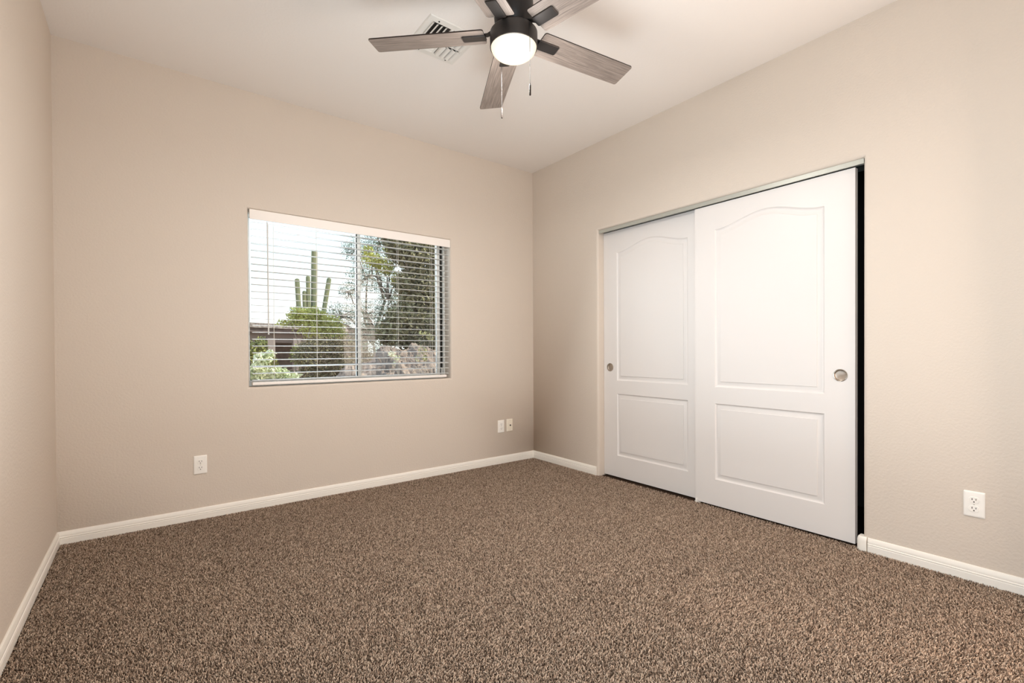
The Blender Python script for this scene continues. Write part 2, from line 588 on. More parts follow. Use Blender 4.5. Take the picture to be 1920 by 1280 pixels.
# ------------------------------------------------------------------ venetian blind
bl = thing('window_blind', 'white horizontal slat blind with its slats open hanging in the window', 'blind', (-1.66, 0.03, 1.97))
vx0, vx1 = -2.4035, -0.9195
v = MB().box((vx0 - 0.009, -0.006, 1.909), (vx1 + 0.006, 0.004, 1.9735)).box((vx0 - 0.0005, 0.004, 1.928), (vx1, 0.050, 1.958))
v.build('valance', M_val, bl, bevel=0.0025)
sl_x0, sl_x1 = vx0 + 0.004, vx1 - 0.006
rnd = random.Random(5)


def slat_mesh(tilt, thick=0.0028, half=0.0245):
    m = MB()
    n = 6
    top, bot = [], []
    for k in range(n + 1):
        s = -half + 2 * half * k / n
        crown = 0.0012 * (1 - (s / half) ** 2)
        top.append((s, crown + thick / 2))
        bot.append((s, crown - thick / 2))
    prof = top + bot[::-1]
    ct, st_ = math.cos(tilt), math.sin(tilt)
    prof = [(s * ct - z * st_, s * st_ + z * ct) for s, z in prof]
    m.sweep(prof, [[(sl_x0, y, z) for y, z in prof], [(sl_x1, y, z) for y, z in prof]])
    return m


NS = 24
first = None
for i in range(NS):
    tilt = math.radians(3.5) + rnd.uniform(-.006, .006)
    if i == 21:
        tilt = math.radians(9.5)
    m = slat_mesh(tilt)
    z = 1.892 - i * 0.0455 + rnd.uniform(-.0008, .0008)
    m.v = [(x, y + 0.028, zz + z) for x, y, zz in m.v]
    m.build('slat', M_blind, bl, smooth=40)
MB().box((sl_x0 - 0.002, 0.001, 0.8135), (sl_x1 - 0.024, 0.052, 0.834)).build('bottom_rail', M_val, bl, bevel=0.003)
for x in (-2.266, -1.987, -1.668, -1.373, -1.078):
    lad = MB()
    for dx, y in ((-0.0055, 0.0008), (0.0055, 0.0552)):
        lad.tube([(x + dx, y, 1.925), (x + dx, y, 0.833)], 0.0011, 5)
    lad.build('ladder_cord', M_cord, bl, smooth=True)
MB().tube([(-1.060, -0.003, 1.905), (-1.058, -0.004, 1.4), (-1.060, -0.003, 0.845)], 0.0012, 5).build('lift_cord', M_cord, bl, smooth=True)
wd = MB().tube([(-2.309, -0.004, 1.905), (-2.307, -0.008, 1.88), (-2.306, -0.009, 1.165), (-2.306, -0.009, 1.15)], [0.0025, 0.0045, 0.0045, 0.0055], 8)
wd.build('tilt_wand', M_blind, bl, smooth=True)


# ------------------------------------------------------------------ closet doors
def door(name, label, x, y0, y1, z0, z1, pull_y, pz, cup_dir):
    """two-panel sliding door with an arched top panel; faces -x, front at x, spans y0 (low) .. y1"""
    th = 0.035
    root = thing(name, label, 'closet door', (x + th / 2, (y0 + y1) / 2, z0))
    ys = (y0 + y1) / 2
    hw = 0.3185

    def outline_arch(ins):
        pts = []
        b = 0.788 + ins
        pts += [(ys + hw - ins, b), (ys - hw + ins, b)]
        n = 28
        for k in range(n + 1):
            u = -1 + 2 * k / n
            pts.append((ys + u * (hw - ins), 1.822 - ins + 0.064 * (0.5 + 0.5 * math.cos(PI * u))))
        return pts

    def outline_rect(ins):
        a, b = 0.178 + ins, 0.680 - ins
        return [(ys + hw - ins, a), (ys - hw + ins, a), (ys - hw + ins, b), (ys + hw - ins, b)]
    prof = [(0.0, 0.0), (0.0035, 0.0045), (0.008, 0.0078), (0.0125, 0.0090), (0.017, 0.0084), (0.0345, 0.0050), (0.0362, 0.0046), (0.0374, 0.0012)]
    bm = bmesh.new()
    # front face with two panel holes
    edges = []
    hole = [(pull_y + 0.0300 * math.cos(2 * PI * k / 40), pz + 0.0300 * math.sin(2 * PI * k / 40)) for k in range(40)]
    for loop in ([(y0, z0), (y1, z0), (y1, z1), (y0, z1)], outline_arch(0), outline_rect(0), hole):
        vs = [bm.verts.new((x, y, z)) for y, z in loop]
        edges += [bm.edges.new((vs[i], vs[(i + 1) % len(vs)])) for i in range(len(vs))]
    bmesh.ops.triangle_fill(bm, edges=edges, use_beauty=True)
    fr = [bm.verts.new((x, y, z)) for y, z in [(y0, z0), (y1, z0), (y1, z1), (y0, z1)]]
    bk = [bm.verts.new((x + th, y, z)) for y, z in [(y0, z0), (y1, z0), (y1, z1), (y0, z1)]]
    for i in range(4):
        bm.faces.new((fr[i], fr[(i + 1) % 4], bk[(i + 1) % 4], bk[i]))
    bm.faces.new(bk)
    bmesh.ops.remove_doubles(bm, verts=bm.verts, dist=1e-6)
    bmesh.ops.recalc_face_normals(bm, faces=bm.faces)
    me = bpy.data.meshes.new('slab')
    bm.to_mesh(me)
    bm.free()
    link('slab', me, M_door, root)
    for nm, fn in (('arched_panel', outline_arch), ('square_panel', outline_rect)):
        bm = bmesh.new()
        rings = [[bm.verts.new((x + d, y, z)) for y, z in fn(i)] for i, d in prof]
        n = len(rings[0])
        for A, B in zip(rings[:-1], rings[1:]):
            for k in range(n):
                bm.faces.new((A[k], A[(k + 1) % n], B[(k + 1) % n], B[k]))
        e = [bm.edges.get((rings[-1][k], rings[-1][(k + 1) % n])) for k in range(n)]
        bmesh.ops.triangle_fill(bm, edges=e, use_beauty=True)
        bmesh.ops.recalc_face_normals(bm, faces=bm.faces)
        bm.faces.ensure_lookup_table()
        big = max(bm.faces, key=lambda f: f.calc_area())
        if big.normal.x > 0:
            bmesh.ops.reverse_faces(bm, faces=bm.faces)
        me = bpy.data.meshes.new(nm)
        bm.to_mesh(me)
        bm.free()
        link(nm, me, M_door, root, smooth=24)
    cup = MB().lathe([(0.0335, 0.0), (0.0335, -0.0016), (0.0318, -0.0026), (0.0300, -0.0020), (0.0290, 0.0010), (0.0284, 0.0040)], (x - 0.0002, pull_y, pz), 40, 'x')
    cup.f = [q for q in cup.f if len(q) == 4]
    cp = cup.build('finger_pull', M_nickel_rim, root, smooth=40)
    # the recessed dish of the pull
    dish = MB().lathe([(0.0286, 0.0040), (0.0270, 0.0072), (0.0240, 0.0086), (0.0, 0.0092)], (x - 0.0002, pull_y, pz), 40, 'x')
    dish.f = [q for q in dish.f if len(q) == 4]
    dish.build('pull_dish', M_nickel, cp, smooth='all')
    return root


door('closet_door', 'right-hand white sliding closet door in front, arched upper panel, pull near its right edge', 0.030, -2.618, -1.694, 0.0055, 1.989, -2.551, 0.894, 1)
door('closet_door', 'left-hand white sliding closet door behind the other, pull near its left edge', 0.071, -1.752, -0.8385, 0.0055, 2.000, -0.905, 0.893, -1)

# top track and floor guide
tk = thing('door_track', 'grey metal overhead track of the sliding closet doors', 'door track', (0.06, -1.75, CZ1))
ty0, ty1 = CY1 + 0.002, CY0 - 0.002
zt = CZ1 - 0.0005
MB().box((0.014, ty0, 1.9935), (0.0165, ty1, zt)).box((0.0165, ty0, 1.9935), (0.0215, ty1, 1.9955)).build('fascia', M_alu, tk)
MB().box((0.0166, ty0, zt - 0.003), (0.112, ty1, zt)).build('track_plate', M_rail, tk)
MB().box((0.0665, ty0, 2.0045), (0.0685, ty1, zt - 0.0031)).box((0.0685, ty0, 2.0045), (0.0745, ty1, 2.0062)).build('rear_rail', M_alu, tk)
MB().box((0.1095, ty0, 1.985), (0.112, ty1, zt - 0.0031)).build('back_lip', M_rail, tk)
gd = thing('floor_guide', 'small white plastic floor guide under the overlap of the closet doors', 'door guide', (0.02, -1.706, 0.0))
MB().box((0.0225, -1.7125, -0.006), (0.0285, -1.700, 0.024)).build('front_tab', M_plate, gd, bevel=0.002)
MB().box((0.0286, -1.722, -0.006), (0.108, -1.690, 0.0015)).build('base_plate', M_plate, gd, bevel=0.0006)


# ------------------------------------------------------------------ wall plates
def to_wall(mb, wall, u0, z0):
    """plate coordinates (u right, n out of the wall, z up) onto a wall; u0, z0 the plate's centre"""
    if wall == 'back':
        mb.v = [(u0 + u, -n, z0 + z) for u, n, z in mb.v]
    else:
        mb.v = [(-n, u0 - u, z0 + z) for u, n, z in mb.v]
    return mb


def rrect(hw, hh, r, n=5):
    pts = []
    for cx, cz, a0 in ((hw - r, hh - r, 0), (-hw + r, hh - r, 90), (-hw + r, -hh + r, 180), (hw - r, -hh + r, 270)):
        for k in range(n + 1):
            a = math.radians(a0 + 90 * k / n)
            pts.append((cx + r * math.cos(a), cz + r * math.sin(a)))
    return pts


def plate_mb(hw=0.0352, hh=0.0572):
    m = MB()
    st = []
    for ins, d in ((0, 0.0), (0.0, 0.0028), (0.0012, 0.0044), (0.0045, 0.0058), (0.0075, 0.0062)):
        st.append([(u, d, z) for u, z in rrect(hw - ins, hh - ins, 0.004)])
    return m.sweep(st[0], st)


def receptacle_pts(r=0.0172, cut=0.0138):
    pts = []
    for k in range(48):
        a = 2 * PI * k / 48
        pts.append((r * math.cos(a), max(-cut, min(cut, r * math.sin(a)))))
    return pts


def outlet(wall, u0, z0, label, m=M_plate):
    loc = (u0, 0, z0 - 0.0572) if wall == 'back' else (0, u0, z0 - 0.0572)
    root = thing('wall_outlet', label, 'outlet', loc, 'white double outlets on the walls')
    to_wall(plate_mb(), wall, u0, z0).build('cover_plate', m, root, smooth=30)
    for dz in (0.0193, -0.0193):
        rm = MB()
        st = [[(u * s, n, z * s + dz) for u, z in receptacle_pts()] for s, n in ((1.0, 0.0061), (1.0, 0.0077), (0.96, 0.0082))]
        rm.sweep(st[0], st)
        rc = to_wall(rm, wall, u0, z0).build('receptacle', m, root, smooth=30)
        sm = MB()
        for u, hh_ in ((-0.0064, 0.0044), (0.0064, 0.0038)):
            sm.box((u - 0.0012, 0.0080, dz + 0.0035 - hh_), (u + 0.0012, 0.00835, dz + 0.0035 + hh_))
        sm.lathe([(0.0026, 0.0080), (0.0026, 0.00835)], (0, 0, dz - 0.0078), 14, 'y')
        to_wall(sm, wall, u0, z0).build('slots', M_slot, rc)
    ring = to_wall(MB().lathe([(0.0030, 0.0061), (0.0030, 0.0071), (0.0018, 0.0075)], (0, 0, 0), 14, 'y'), wall, u0, z0)
    ring.build('screw', M_screw, root, smooth=30)
    return root


outlet('back', -2.694, 0.335, 'white double outlet low on the back wall below the left end of the window')
outlet('back', -0.3885, 0.338, 'white double outlet on the back wall near the corner, left of the cable plate')
outlet('right', -3.076, 0.341, 'white double outlet on the right wall, right of the closet')
cp_ = thing('cable_plate', 'ivory cable jack plate on the back wall near the corner, right of an outlet', 'wall plate', (-0.291, 0, 0.283))
to_wall(plate_mb(), 'back', -0.291, 0.340).build('cover_plate', M_plate_ivory, cp_, smooth=30)
j = to_wall(MB().lathe([(0.0075, 0.0061), (0.0075, 0.0080), (0.0050, 0.0082), (0.0050, 0.0135), (0.0036, 0.0137)], (0.004, 0, 0.0), 6, 'y'), 'back', -0.291, 0.340)
j.build('coax_jack', M_slot, cp_)
for dz in (0.0415, -0.0415):
    to_wall(MB().lathe([(0.0032, 0.0061), (0.0032, 0.0071), (0.0018, 0.0076)], (0, 0, dz), 14, 'y'), 'back', -0.291, 0.340).build('screw', M_screw, cp_, smooth=30)

# ------------------------------------------------------------------ ceiling vent
vt = thing('ceiling_vent', 'square white ceiling air vent with louvres behind the fan', 'vent', (-1.637, -1.205, H))
va, vb, vc, vd = -1.787, -1.487, -1.360, -1.050
ZC = H - 0.0003


def vplate(mb, x0, x1, y0, y1, z0=0.0, z1=0.006):
    return mb.box((x0, y0, ZC - z1), (x1, y1, ZC - z0))


f = MB()
st = []
bw = 0.036
for (ex, dz) in ((0.0, 0.0), (0.0, 0.002), (0.004, 0.0055), (bw, 0.0075)):
    st.append([(va + ex, vc + ex, ZC - dz), (vb - ex, vc + ex, ZC - dz), (vb - ex, vd - ex, ZC - dz), (va + ex, vd - ex, ZC - dz)])
st.append([(va + bw, vc + bw, ZC - 0.0005), (vb - bw, vc + bw, ZC - 0.0005), (vb - bw, vd - bw, ZC - 0.0005), (va + bw, vd - bw, ZC - 0.0005)])
for A, B in zip(st[:-1], st[1:]):
    for k in range(4):
        f.quad(A[k], A[(k + 1) % 4], B[(k + 1) % 4], B[k])
cxm, cym = -1.640, -1.195
f.box((cxm - 0.007, vc + bw, ZC - 0.008), (cxm + 0.007, vd - bw, ZC - 0.001)).box((va + bw, cym - 0.006, ZC - 0.008), (vb - bw, cym + 0.006, ZC - 0.001))
f.build('frame', M_vent, vt)
MB().box((va + 0.02, vc + 0.02, ZC - 0.0006), (vb - 0.02, vd - 0.02, ZC - 0.0001)).build('duct_opening', M_ventdark, vt)


def louver(axis, p, a0, a1, dirn, drop=0.016, reach=0.020):
    """a curved deflector blade running along an axis, hanging from the ceiling plane"""
    m = MB()
    pts = []
    for k in range(6):
        t = PI / 2 * k / 5
        pts.append((dirn * reach * (1 - math.cos(t)), -0.001 - drop * math.sin(t)))
    th = 0.0012
    prof = pts + [(q - dirn * th * 0.6, z + th) for q, z in pts[::-1]]
    if axis == 'y':
        m.sweep(prof, [[(p + q, a, ZC + z) for q, z in prof] for a in (a0, a1)])
    else:
        m.sweep(prof, [[(a, p + q, ZC + z) for q, z in prof] for a in (a0, a1)])
    return m


for x in (-1.742, -1.717, -1.692, -1.667):
    louver('y', x, vc + bw + 0.002, cym - 0.008, -1, 0.012, 0.014).build('louver', M_vent, vt, smooth=40)
for y in (-1.178, -1.156, -1.134, -1.112):
    louver('x', y, va + bw + 0.002, cxm - 0.009, 1, 0.013, 0.017).build('louver', M_vent, vt, smooth=40)
for y0_, y1_ in ((cym + 0.008, vd - bw - 0.002), (vc + bw + 0.002, cym - 0.008)):
    for x in (-1.624, -1.594, -1.564, -1.538):
        louver('y', x, y0_, y1_, 1, 0.017, 0.021).build('louver', M_vent, vt, smooth=40)
for x, y in ((-1.728, -1.338), (-1.715, -1.072), (-1.545, -1.072), (-1.512, -1.3), (-1.765, -1.16)):
    MB().lathe([(0.0045, 0.0), (0.0045, -0.0015), (0.0022, -0.0028)], (x, y, ZC - 0.0062), 12).build('screw', M_slot, vt, smooth=30)

# ------------------------------------------------------------------ ceiling fan
FX, FY, ZB = -1.604, -1.807, 2.466
fan = thing('ceiling_fan', 'five-blade ceiling fan with grey wood blades and a lit round lamp', 'ceiling fan', (FX, FY, H))
MB().lathe([(0.0, -0.0005), (0.074, -0.0005), (0.074, -0.012), (0.068, -0.045), (0.050, -0.058), (0.0, -0.058)], (FX, FY, H), 48).build('canopy', M_bronze_d, fan, smooth=35)
MB().lathe([(0.0, 2.688), (0.050, 2.6879), (0.078, 2.672), (0.088, 2.655), (0.090, 2.56), (0.086, 2.520), (0.072, 2.500), (0.060, 2.4825), (0.0, 2.482)], (FX, FY, 0), 48).build('motor_housing', M_bronze_d, fan, smooth=35)
RD = 0.1075
MB().lathe([(0.0, 2.4815), (0.088, 2.4812), (0.100, 2.477), (RD, 2.468), (RD, 2.409), (RD - 0.001, 2.404), (RD - 0.004, 2.4035), (RD - 0.004, 2.41), (0.0, 2.41)], (FX, FY, 0), 64).build('light_housing', M_bronze, fan, smooth=35)
gs = []
for k in range(13):
    t = PI / 2 * k / 12
    gs.append(((RD - 0.0045) * math.cos(t) ** 0.8 if k < 12 else 0.0, 2.4085 - 0.050 * math.sin(t)))
MB().lathe(gs, (FX, FY, 0), 64).build('glass_shade', M_shade, fan, smooth='all')
light('fan_lamp', 'POINT', (FX, FY, 2.3585 - 0.062), 7, (1.0, 0.98, 0.95), 0.06)
ld = light('fan_lamp_downlight', 'AREA', (FX, FY, 2.356), 24, (1.0, 0.98, 0.95), 0.17)
ld.data.shape = 'DISK'
R_IN, R_OUT, HW, PITCH, PH = 0.132, 0.660, 0.0667, -0.1851, 2.3836


def blade_mesh():
    """blade along +x, pitched about its axis, with uv along the grain"""
    pts = rrect((R_OUT - R_IN) / 2, HW, 0.011, 4)
    pts = [(u + (R_OUT + R_IN) / 2, v) for u, v in pts]
    th = 0.0055
    cp, sp = math.cos(PITCH), math.sin(PITCH)
    P_ = lambda u, v, w_: (u, v * cp - w_ * sp, v * sp + w_ * cp)
    n = len(pts)
    vs = [P_(u, v, -th / 2) for u, v in pts] + [P_(u, v, th / 2) for u, v in pts]
    fs = [tuple(range(n - 1, -1, -1)), tuple(range(n, 2 * n))] + [(k, (k + 1) % n, n + (k + 1) % n, n + k) for k in range(n)]
    me = bpy.data.meshes.new('blade')
    me.from_pydata(vs, [], fs)
    me.materials.append(M_wood)
    me.materials.append(M_edge)
    uv = me.uv_layers.new(name='UVMap')
    for p in me.polygons:
        p.material_index = 0 if p.index < 2 else 1
        for li in p.loop_indices:
            i = me.loops[li].vertex_index % n
            uv.data[li].uv = (pts[i][0], pts[i][1] + 0.3)
    return me


def iron_mesh():
    cp, sp = math.cos(PITCH), math.sin(PITCH)
    m = MB()
    st = []
    for ins, w_ in ((0.0, -0.0030), (0.0, -0.0060), (0.002, -0.0080)):
        st.append([(u + 0.181, v * cp - w_ * sp, v * sp + w_ * cp) for u, v in rrect(0.055 - ins, 0.0265 - ins, 0.008 - ins)])
    m.sweep(st[0], st)
    # arm from the motor to the pad
    arm = []
    for u, z, hw_ in ((0.05, 0.0215, 0.016), (0.092, 0.0205, 0.016), (0.118, 0.0065, 0.014), (0.155, 0.0048, 0.014)):
        k = 0.0 if u < 0.1 else (0.6 if u < 0.12 else 1.0)
        arm.append([(u, v * math.cos(PITCH * k), z + v * math.sin(PITCH * k) + w_) for v, w_ in ((-hw_, -0.002), (hw_, -0.002), (hw_, 0.002), (-hw_, 0.002))])
    m.sweep(arm[0], arm)
    return m


bme = blade_mesh()
iron_me = None
for k in range(5):
    a = PH + k * 2 * PI / 5
    b = bpy.data.objects.new('blade', bme)
    COL.objects.link(b)
    b.parent = fan
    b.location = (0, 0, ZB - H)
    b.rotation_euler = (0, 0, a)
    if iron_me is None:
        io = iron_mesh().build('blade_iron', M_bronze, None, smooth=30)
        iron_me = io.data
    else:
        io = io.copy()
        COL.objects.link(io)
    io.parent = b
ch1 = Vector((-1.6006, -1.9180))
ch2 = Vector((-1.5916, -1.6960))
for (x, y), ztop, zf, zb in ((ch1, 2.458, 2.194, 2.145), (ch2, 2.404, 2.184, 2.136)):
    m = MB().tube([(x, y, ztop), (x, y, zf)], 0.0009, 6)
    z = ztop
    d = Vector((FX - x, FY - y, 0)).normalized() * 0.012
    m.tube([(x + d.x, y + d.y, ztop + 0.004), (x, y, ztop + 0.003), (x, y, ztop - 0.004)], [0.003, 0.003, 0.002], 8)
    chn = m.build('pull_chain', M_chain, fan, smooth=True)
    MB().lathe([(0.0, zf + 0.004), (0.0022, zf + 0.003), (0.0022, zf - 0.002), (0.0040, zf - 0.006), (0.0042, zb + 0.002), (0.0034, zb), (0.0, zb)], (x, y, 0), 14).build('chain_fob', M_edge, chn, smooth=35)

# ------------------------------------------------------------------ outside the window
GZ = -0.25                     # level of the yard
def leaf_mat(name, rgb, rgb2, rough=0.7, trans=0.25):
    m = mat(name, rgb, rough, var=(3.0, rgb2, 1.0), spec=0.15)
    return m


def np_mesh(name, V, quads):
    me = bpy.data.meshes.new(name)
    me.vertices.add(len(V))
    me.vertices.foreach_set('co', np.asarray(V, np.float32).ravel())
    me.loops.add(quads.size)
    me.loops.foreach_set('vertex_index', quads.astype(np.int32).ravel())
    me.polygons.add(len(quads))
    me.polygons.foreach_set('loop_start', (np.arange(len(quads)) * quads.shape[1]).astype(np.int32))
    me.update(calc_edges=True)
    return me


def leaves(blobs, n, size, rng, aspect=2.2, shell=0.55):
    """leaf quads through a set of ellipsoids (cx, cy, cz, rx, ry, rz), denser towards their outside"""
    vol = np.array([b[3] * b[4] * b[5] for b in blobs]) ** 0.75
    pick = rng.choice(len(blobs), n, p=vol / vol.sum())
    B = np.array(blobs)[pick]
    d = rng.normal(size=(n, 3))
    d /= np.linalg.norm(d, axis=1)[:, None]
    rad = (shell + (1 - shell) * rng.random(n)) ** 1.0
    rad = np.where(rng.random(n) < 0.3, rng.random(n) ** 0.5, rad)
    P = B[:, :3] + d * B[:, 3:] * rad[:, None] * (0.82 + 0.3 * rng.random(n))[:, None]
    u = rng.normal(size=(n, 3))
    u /= np.linalg.norm(u, axis=1)[:, None]
    w = np.cross(u, rng.normal(size=(n, 3)))
    w /= np.linalg.norm(w, axis=1)[:, None]
    s = (size * rng.uniform(0.6, 1.3, n))[:, None]
    V = np.stack([P - u * s, P + w * s / aspect, P + u * s, P - w * s / aspect], 1).reshape(-1, 3)
    return V


def twigs(mb, base, tips, r0, rng, segs=4, jit=0.12, n=5):
    for t in tips:
        a, b = np.array(base, float), np.array(t, float)
        L = np.linalg.norm(b - a)
        pts, rs = [], []
        for k in range(segs + 1):
            s = k / segs
            p = a + (b - a) * s + (rng.normal(size=3) * L * jit * math.sin(PI * s) * 0.5)
            pts.append(p)
            rs.append(r0 * (1 - 0.8 * s))
        mb.tube(pts, rs, n, cap=False)


def plant(name, label, cat, base, blobs, n, size, m_leaf, m_wood, seed, trunk_r=0.05, extra_twigs=0, group=None, aspect=2.2, stem_name='trunk', fork=None):
    base = (base[0], base[1], GZ)
    rng = np.random.default_rng(seed)
    root = thing(name, label, cat, base, group)
    V = leaves(blobs, n, size, rng, aspect)
    me = np_mesh('foliage', V, np.arange(n * 4).reshape(-1, 4))
    link('foliage', me, m_leaf, root)
    mb = MB()
    fk = np.array(base, float) if fork is None else np.array(fork, float)
    if fork is not None:
        twigs(mb, base, [fk], trunk_r, rng, 5, 0.06, 8)
        r1 = trunk_r * 0.55
    else:
        r1 = trunk_r
    tips = [b[:3] for b in blobs]
    twigs(mb, fk, tips, r1, rng, 5, 0.16, 6)
    for k in range(extra_twigs):
        b = blobs[rng.integers(len(blobs))]
        d = rng.normal(size=3)
        d /= np.linalg.norm(d)
        twigs(mb, b[:3], [np.array(b[:3]) + d * np.array(b[3:]) * rng.uniform(0.7, 1.1)], r1 * 0.34, rng, 4, 0.25, 4)
    mb.build(stem_name, m_wood, root, smooth='all', fix=False)
    return root


def blob_at(px, py, y, rx, rz=None, ry=None):
    """an ellipsoid whose centre is seen at a pixel, at distance y; radii in pixels of the photograph"""
    p = at(px, py, y)
    s = ((p - CAM).dot(Vector(ROWS[2]))) / FPX
    rz = rx if rz is None else rz
    return (p.x, p.y, p.z, rx * s, (ry if ry is not None else min(rx, rz)) * s, rz * s)


M_soil = mat('desert soil', (150, 124, 104), 0.95, bump=(6, 0.6), var=(1.2, (112, 92, 78), 0.8), dist=0.05)
M_bark = mat('grey brown bark', (150, 138, 124), 0.9, var=(20, (112, 100, 88), 0.8))
M_twig = mat('dry pale twigs', (208, 192, 170), 0.9, var=(9, (160, 142, 122), 0.9))
M_sag = mat('saguaro skin', (128, 134, 104), 0.8, var=(2.0, (160, 154, 112), 0.9))
g = MB()
g.box((-40, T + 0.01, GZ - 0.3), (60, 80, GZ))
struct(g.build('ground', M_soil), 'dry brown desert ground outside the window', 'ground')

# the neighbour's patio roof, seen through the lower left of the window
M_shingle = mat('grey brown roof tiles', (176, 162, 152), 0.9, var=(12, (110, 98, 92), 0.9))
M_fascia = mat('brown fascia board', (138, 120, 112), 0.8, var=(5, (112, 98, 92), 0.8))
M_stucco = mat('brown stucco house wall', (164, 146, 136), 0.9, bump=(50, 0.3))
nb = thing('neighbor_house', 'low brown house with a tiled patio roof beyond the bushes', 'house', (at(515, 690, 15.0).x, 15.0, GZ))
A, B = at(430, 602.5, 15.0), at(690, 618, 16.5)
zr = A.z
x0_, x1_ = A.x, B.x


def along(pxa, pya, pxb, pyb, ya, yb, dy, h):
    """a beam between two points, dy deep and h high below its top line"""
    a, b = at(pxa, pya, ya), at(pxb, pyb, yb)
    a = a - (b - a) * 0.9                      # the house goes on to the left
    mb = MB()
    st = [[(p.x, p.y, p.z), (p.x, p.y + dy, p.z), (p.x, p.y + dy, p.z - h), (p.x, p.y, p.z - h)] for p in (a, b)]
    return mb.sweep(st[0], st)


along(430, 602, 690, 616, 15.0, 16.5, 3.5, 0.17).build('roof', M_shingle, nb)
along(430, 612.5, 690, 624, 15.1, 16.6, 0.10, 0.13).build('fascia', M_fascia, nb)
along(430, 622, 690, 631, 15.45, 16.95, 0.3, 0.34).build('beam', M_stucco, nb)
for px in (508, 556, 640):
    p = at(px, 640, 15.6)
    MB().box((p.x - 0.13, p.y - 0.1, GZ), (p.x + 0.13, p.y + 0.16, p.z + 0.12)).build('post', M_stucco, nb)
a, b = at(430, 640, 18.2), at(690, 640, 19.4)
a = a - (b - a) * 0.9
MB().sweep([0] * 4, [[(p.x, p.y, GZ), (p.x, p.y + 0.2, GZ), (p.x, p.y + 0.2, zr + 0.1), (p.x, p.y, zr + 0.1)] for p in (a, b)]).build('wall', M_fascia, nb)

# saguaro
sg = thing('saguaro', 'tall saguaro cactus with upright arms against the sky', 'cactus', (at(588, 660, 25.0).x, 25.0, GZ))
ss = (at(588, 520, 25.0) - CAM).dot(Vector(ROWS[2])) / FPX


def cactus_stem(name, pts, r):
    """ribbed column with a rounded tip along points"""
    P = [Vector(p) for p in pts]
    n = 26
    mb = MB()
    rings = []
    L = len(P)
    for i, p in enumerate(P):
        d = (P[min(i + 1, L - 1)] - P[max(i - 1, 0)]).normalized()
        s = d.cross(Vector((0, 1, 0))).normalized()
        t = d.cross(s)
        k = 1.0 if i < L - 3 else (0.95, 0.72, 0.2)[i - (L - 3)]
        rings.append([p + (s * math.cos(2 * PI * q / n) + t * math.sin(2 * PI * q / n)) * r * k * (1.0 if q % 2 else 0.84) for q in range(n)])
    mb.sweep(rings[0], rings)
    return mb.build(name, M_sag, sg)


def colpts(px0, py0, px1, py1, y=25.0, n=10):
    a, b = at(px0, py0, y), at(px1, py1, y)
    pts = [a + (b - a) * (i / n) for i in range(n + 1)]
    tip = (b - a).normalized() * 3.2 * ss
    return pts[:-1] + [b - tip * 0.8, b - tip * 0.25, b + tip * 0.1]


cactus_stem('stem', colpts(588, 762, 589.5, 469), 5.6 * ss)
for (ax, ay), (bx, by), (cx_, cy_), r in (((588, 604), (561, 590), (557, 522), 4.3), ((588, 602), (572, 592), (570.5, 545), 3.6), ((588, 606), (579, 585), (577.5, 517), 3.9), ((588, 600), (607, 585), (617.5, 521), 4.3)):
    p0, p1, p2 = at(ax, ay, 25), at(bx, by, 24.9), at(cx_, cy_, 24.9)
    pts = []
    for i in range(6):
        t = i / 5
        pts.append(p0 * (1 - t) ** 2 + at(bx, ay + 4, 24.9) * 2 * t * (1 - t) + p1 * t ** 2)
    for i in range(1, 7):
        pts.append(p1 + (p2 - p1) * (i / 7))
    tip = (p2 - p1).normalized() * 3 * ss
    pts += [p2 - tip * 0.8, p2 - tip * 0.25, p2 + tip * 0.1]
    cactus_stem('arm', pts, r * ss)

L_dark = leaf_mat('dark olive leaves', (166, 158, 120), (124, 116, 90))
L_blue = leaf_mat('blue green feathery leaves', (150, 166, 142), (112, 128, 112))
L_yel = leaf_mat('yellow green leaves', (224, 218, 132), (188, 188, 112))
L_sil = leaf_mat('silver green leaves', (240, 238, 208), (208, 214, 172))
L_oliv = leaf_mat('olive green leaves', (172, 170, 100), (132, 132, 84))
L_dry = leaf_mat('dusty green brown leaves', (146, 136, 98), (112, 102, 78))

# feathery tree behind the middle of the window
Y = 12.0
plant('feathery_tree', 'wispy blue-green tree with sky showing through behind the window mullion', 'tree', tuple(at(705, 690, Y)),
      [blob_at(668, 470, Y, 30, 26), blob_at(690, 520, Y, 42, 32), blob_at(655, 545, Y, 22, 20), blob_at(640, 590, Y, 34, 26), blob_at(690, 590, Y, 40, 34), blob_at(712, 455, Y, 34, 30), blob_at(735, 560, Y, 30, 40), blob_at(600, 592, Y, 22, 12), blob_at(560, 580, Y, 20, 8), blob_at(690, 635, Y, 46, 34)],
      17000, 0.030, L_blue, M_bark, 11, 0.12, 130, None, 3.0, fork=tuple(at(700, 640, Y)))
